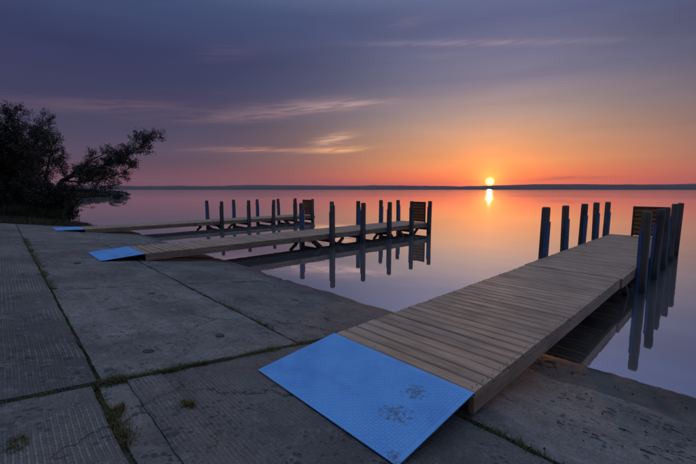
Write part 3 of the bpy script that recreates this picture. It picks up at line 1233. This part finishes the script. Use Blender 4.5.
# low brush on the point of land further along the shore
def brush():
    rnd = random.Random(9)
    lv, lf = [], []
    for _ in range(420):
        x = rnd.uniform(-165, -72)
        y = shore_y(x) - abs(rnd.gauss(0, 3.0)) - .3
        z = ground_z(x, y)
        h = rnd.uniform(.4, 1.3)
        w = rnd.uniform(.6, 1.5)
        for _k in range(70):
            u = Vector((rnd.gauss(0, 1), rnd.gauss(0, 1), rnd.gauss(0, 1))).normalized() * rnd.random() ** .4
            p = Vector((x + u.x * w, y + u.y * w, z + h * .5 + u.z * h * .55))
            d = Vector((rnd.gauss(0, 1), rnd.gauss(0, 1), rnd.gauss(0, 1))).normalized() * .3
            e = d.cross(Vector((rnd.gauss(0, 1), rnd.gauss(0, 1), rnd.gauss(0, 1)))).normalized() * .14
            k = len(lv)
            lv.extend([p - d, p + e, p + d, p - e])
            lf.append((k, k + 1, k + 2, k + 3))
    o = stuff(obj('shore_brush', mesh('shore_brush', lv, lf, 'leaf')))
    tag(o, 'far dark brush along the low point of land', 'brush')


brush()


# ------------------------------------------------------------------ boat lift and moored boat off the point
def boat_lift():
    root = empty('boat_lift', (-80.5, 16.4, 0), (0, 0, R(70)))
    tag(root, 'small dark boat lift with arched canopy off the far point of land', 'boat lift')
    root.scale = (.8, .8, .8)
    m = MB()
    n = 14
    w, h0, h1, L = 1.45, .75, 1.55, 2.3
    vs = []
    for yy in (-L, L):
        for off in (0, .04):
            for i in range(n + 1):
                a = math.pi * i / n
                vs.append((-math.cos(a) * (w - off), yy, h0 + (h1 - h0 - off) * math.sin(a) ** .8))
    k = n + 1
    fs = []
    for i in range(n):
        fs.append((i, i + 1, 2 * k + i + 1, 2 * k + i))
        fs.append((k + i + 1, k + i, 3 * k + i, 3 * k + i + 1))
        fs.append((i + 1, i, k + i, k + i + 1))
        fs.append((2 * k + i, 2 * k + i + 1, 3 * k + i + 1, 3 * k + i))
    m.add(vs, fs)
    obj('canopy', m.mesh('canopy', 'canvas', True), root)
    for sx in (-1, 1):
        for sy in (-1, 1):
            q = MB()
            q.box(-.05, .05, -.05, .05, -1.5, .82)
            obj('post', q.mesh('post', 'steel_dark'), root, (sx * 1.38, sy * 1.9, 0))
        q = MB()
        q.box(-.04, .04, -2.2, 2.2, -.06, .06)
        obj('side_rail', q.mesh('side_rail', 'steel_dark'), root, (sx * 1.38, 0, .73))
    obj('boat_cover', hull_mesh('boat_cover', 'canvas', 4.2, .95, .1, .95), root, (0, 0, .0))


def hull_mesh(name, mat, L, w, z0, z1):
    st = [(-.5, .72, .0), (-.3, .95, .0), (0, 1, .0), (.25, .86, .04), (.4, .52, .10), (.5, .04, .18)]
    m = MB()
    vs, fs = [], []
    for (t, ww, rise) in st:
        y = t * L
        h = z1 - z0
        for (fx, fz) in ((-.55, 0), (-.92, .45), (-1, .8), (-.7, 1.0), (0, 1.06), (.7, 1.0), (1, .8), (.92, .45), (.55, 0)):
            vs.append((fx * ww * w, y, z0 + fz * h + rise))
    n = 9
    for i in range(len(st) - 1):
        for a in range(n):
            b = (a + 1) % n
            fs.append((i * n + a, i * n + b, (i + 1) * n + b, (i + 1) * n + a))
    fs += [tuple(range(n - 1, -1, -1)), tuple(range((len(st) - 1) * n, len(st) * n))]
    m.add(vs, fs)
    return m.mesh(name, mat, True)


boat_lift()


# ------------------------------------------------------------------ weeds, grass in joints, holes, debris
def joint_grass():
    rnd = random.Random(17)
    pts = []

    def line(xa, ya, xb, yb, n, lo, hi, jit=.012):
        for _ in range(n):
            t = rnd.random()
            x, y = xa + (xb - xa) * t, ya + (yb - ya) * t
            k = noise.noise(Vector((x * 2.3, y * 2.3, 4.0)))
            if k < -.12 and rnd.random() < .75:
                continue
            pts.append((x + rnd.gauss(0, jit), y + rnd.gauss(0, jit), ramp_z(y) - .026, rnd.uniform(lo, hi) * (1 + .6 * k)))
    line(-2.965, -1.2, -2.965, .45, 800, .5, 1.0, .022)
    line(-2.965, .3, -2.965, .55, 200, .7, 1.2, .035)
    line(-2.965, .5, -2.965, 2.3, 850, .45, .95, .018)
    line(-2.965, 1.5, -2.965, 2.2, 260, .7, 1.25, .025)
    line(-2.97, .42, -6.3, .42, 130, .2, .45, .008)
    line(-6.3, .42, -13.5, .42, 1000, .5, 1.1, .04)
    line(-3.0, 2.14, -9.5, 2.14, 330, .3, .8, .012)
    line(-3.6, 2.14, -4.6, 2.14, 150, .5, 1.0, .02)
    line(-9.6, -1.2, -9.6, 1.8, 160, .25, .55, .01)
    line(-12.9, -1.0, -12.9, 1.8, 120, .25, .6, .01)
    line(-2.9, .39, -1.6, .38, 90, .3, .7, .014)
    line(-2.6, .40, -2.15, .39, 90, .6, 1.2, .02)
    line(-1.25, 2.26, -.35, 2.26, 420, .6, 1.2, .02)
    line(-1.05, 2.26, -.7, 2.26, 200, .9, 1.5, .025)
    for (xa, ya, xb, yb, n) in ((-2.965, -2.4, -2.965, 2.25, 1500), (-2.97, .42, -13, .42, 2200), (-3, 2.14, -12, 2.14, 1200), (-2.95, .385, .3, .38, 700), (-1.5, 2.26, .3, 2.26, 500)):
        line(xa, ya, xb, yb, n, .12, .34, .010)
    m = blades(pts, .045, 6, rnd, .003, .014, .8)
    o = stuff(obj('joint_grass', m.mesh('joint_grass', 'grass')))
    tag(o, 'short grass growing in the joints between the slabs', 'grass')


joint_grass()


def tuft(px_xy, rad, h, n, label, seed, mat='weed'):
    x, y = px_xy
    rnd = random.Random(seed)
    pts = []
    for _ in range(n):
        a = rnd.uniform(0, 6.283)
        q = rad * rnd.random() ** .6
        pts.append((math.cos(a) * q, math.sin(a) * q * .8, 0, rnd.uniform(.5, 1.1)))
    m = blades(pts, h, 5, rnd, .003, .008, .9)
    o = obj('weed_tuft', m.mesh('weed_tuft', mat), None, (x, y, ramp_z(y) - .012))
    tag(o, label, 'weed')


tuft((-2.36, .79), .055, .035, 60, 'yellowish weed tuft on the hatched slab between grassy joint and blue plate', 1)
tuft((-2.41, -.05), .075, .04, 70, 'yellowish weed tuft on the grooved slab below the grassy joint crossing', 2)
tuft((-3.68, .04), .075, .025, 60, 'green weed tuft in the round hole of a grooved slab, closest to the joint crossing', 3, 'grass')
tuft((-5.9, .03), .10, .025, 60, 'green weed tuft in the far half of the grooved slab', 4, 'grass')
tuft((-8.75, .99), .11, .03, 50, 'dark green weed tuft on the slab before the middle dock plate', 5, 'grass')
tuft((-2.52, .44), .045, .05, 40, 'small brown weed beside the crossing of the grassy joints', 6)


def lifting_hole(x, y, r, label):
    """cast round lifting socket with a dark recess"""
    m = MB()
    n = 16
    vs, fs = [], []
    for (q, z) in ((1.5, -.012), (1.42, .003), (1.2, .005), (1.05, .001), (.0, .0005)):
        for k in range(n):
            a = 2 * math.pi * k / n
            vs.append((math.cos(a) * r * q, math.sin(a) * r * q, z - SLOPE * math.sin(a) * r * q))
    for i in range(4):
        for k in range(n):
            fs.append((i * n + k, i * n + (k + 1) % n, (i + 1) * n + (k + 1) % n, (i + 1) * n + k))
    m.add(vs, fs)
    o = obj('lifting_socket', m.mesh('lifting_socket', 'steel_dark'), None, (x, y, ramp_z(y) - .002))
    tag(o, label, 'socket')


lifting_hole(-3.43, .85, .032, 'round dark iron socket set in the smooth slab beside the grassy joint')
lifting_hole(-3.55, 1.55, .032, 'round dark iron socket in the smooth slab close to the blue plate')
lifting_hole(-5.7, 1.5, .034, 'round dark iron socket in the middle of the far smooth slab')


def debris():
    rnd = random.Random(29)
    spots = []
    for _ in range(22):
        x = rnd.uniform(-1.05, .15)
        y = 2.75 + .18 * (x + 1) + rnd.choice([0, 0, .32, .55]) + rnd.gauss(0, .07)
        spots.append((x, y))
    for (x, y) in [(-3.55, 3.0), (-4.6, 3.25), (-4.1, 2.75), (-5.6, 3.5), (-3.35, 2.62)]:
        spots.append((x, y))
    for i, (x, y) in enumerate(spots):
        m = MB()
        L = rnd.uniform(.03, .10) if i < 22 else rnd.uniform(.08, .22)
        a = rnd.gauss(.1, .5)
        d = Vector((math.cos(a), math.sin(a) * .6, 0))
        k = Vector((-d.y, d.x, 0)) * L * rnd.uniform(-.18, .18)
        r0 = rnd.uniform(.002, .0045)
        pts = [d * (-L / 2), d * (-L * .1) + k + Vector((0, 0, .004)), d * (L * .25) + k * .7, d * (L / 2)]
        m.tube(pts, [r0, r0 * .9, r0 * .75, r0 * .3], 5)
        if rnd.random() < .6:
            m.tube([pts[1], pts[1] + Vector((d.x * .25 - d.y * .3, d.y * .25 + d.x * .3, .06)) * L], [r0 * .6, r0 * .2], 4)
        zz = ramp_z(y) - .004
        o = obj('twig', m.mesh('twig', 'twig', True), None, (x, y, zz), (-math.atan(SLOPE), 0, 0))
        if i < 22:
            tag(o, 'small dark twig washed up on the smooth slab beside the silt', 'twig', 'twigs beside the silt')
        else:
            tag(o, 'dark stick lying on the slab between the two near docks', 'twig', 'sticks between the docks')
    # fine litter: chips and shells along the high-water line
    m = MB()
    for _ in range(230):
        x = rnd.uniform(-2.9, 1.2)
        band = rnd.random()
        y = (4.12 + rnd.gauss(0, .10)) if band < .5 else (3.1 + .18 * (x + .5) + rnd.gauss(0, .30))
        if x > -2.6 and x < -1.15 and y < 3.2:
            continue
        z = ramp_z(y) + (.003 if y > 3.8 else -.012)
        q = rnd.uniform(.0015, .0045)
        a = rnd.uniform(0, 6.28)
        e = rnd.uniform(.8, 3.2)
        c, s_ = math.cos(a), math.sin(a)
        pts = [(-q * e, -q, 0), (q * e, -q * .7, 0), (q * e * .8, q, 0), (-q * e * .9, q * .8, 0)]
        vs = [(x + u * c - v_ * s_, y + u * s_ + v_ * c, z - .004) for (u, v_, _z) in pts]
        vs += [(x + (u * c - v_ * s_) * .6, y + (u * s_ + v_ * c) * .6, z + q * .8 + .004) for (u, v_, _z) in pts]
        m.add(vs, [(0, 1, 5, 4), (1, 2, 6, 5), (2, 3, 7, 6), (3, 0, 4, 7), (4, 5, 6, 7)])
    o = stuff(obj('litter', m.mesh('litter', 'twig')))
    tag(o, 'fine dark litter strewn along the high water line', 'litter')


debris()

# ------------------------------------------------------------------ haze over the lake
HAZE = 0.00007
if HAZE > 0:
    m = MB()
    a = 6050
    m.add([(-a, -a, -6), (a, -a, -6), (a, a, -6), (-a, a, -6), (-a, -a, 130), (a, -a, 130), (a, a, 130), (-a, a, 130)],
          [(3, 2, 1, 0), (4, 5, 6, 7), (0, 1, 5, 4), (1, 2, 6, 5), (2, 3, 7, 6), (3, 0, 4, 7)])
    hm = bpy.data.materials.new('haze')
    hm.use_nodes = True
    g = G(hm.node_tree)
    out = g.node('ShaderNodeOutputMaterial')
    pv = g.node('ShaderNodeVolumePrincipled')
    pv.inputs['Color'].default_value = (0.80, 0.82, 0.97, 1)
    pv.inputs['Density'].default_value = HAZE
    pv.inputs['Anisotropy'].default_value = 0.3
    g.link(pv.outputs[0], out.inputs['Volume'])
    MAT['haze'] = hm
    o = stuff(obj('haze', m.mesh('haze', 'haze')))
    tag(o, 'thin pale morning haze over the lake', 'haze')
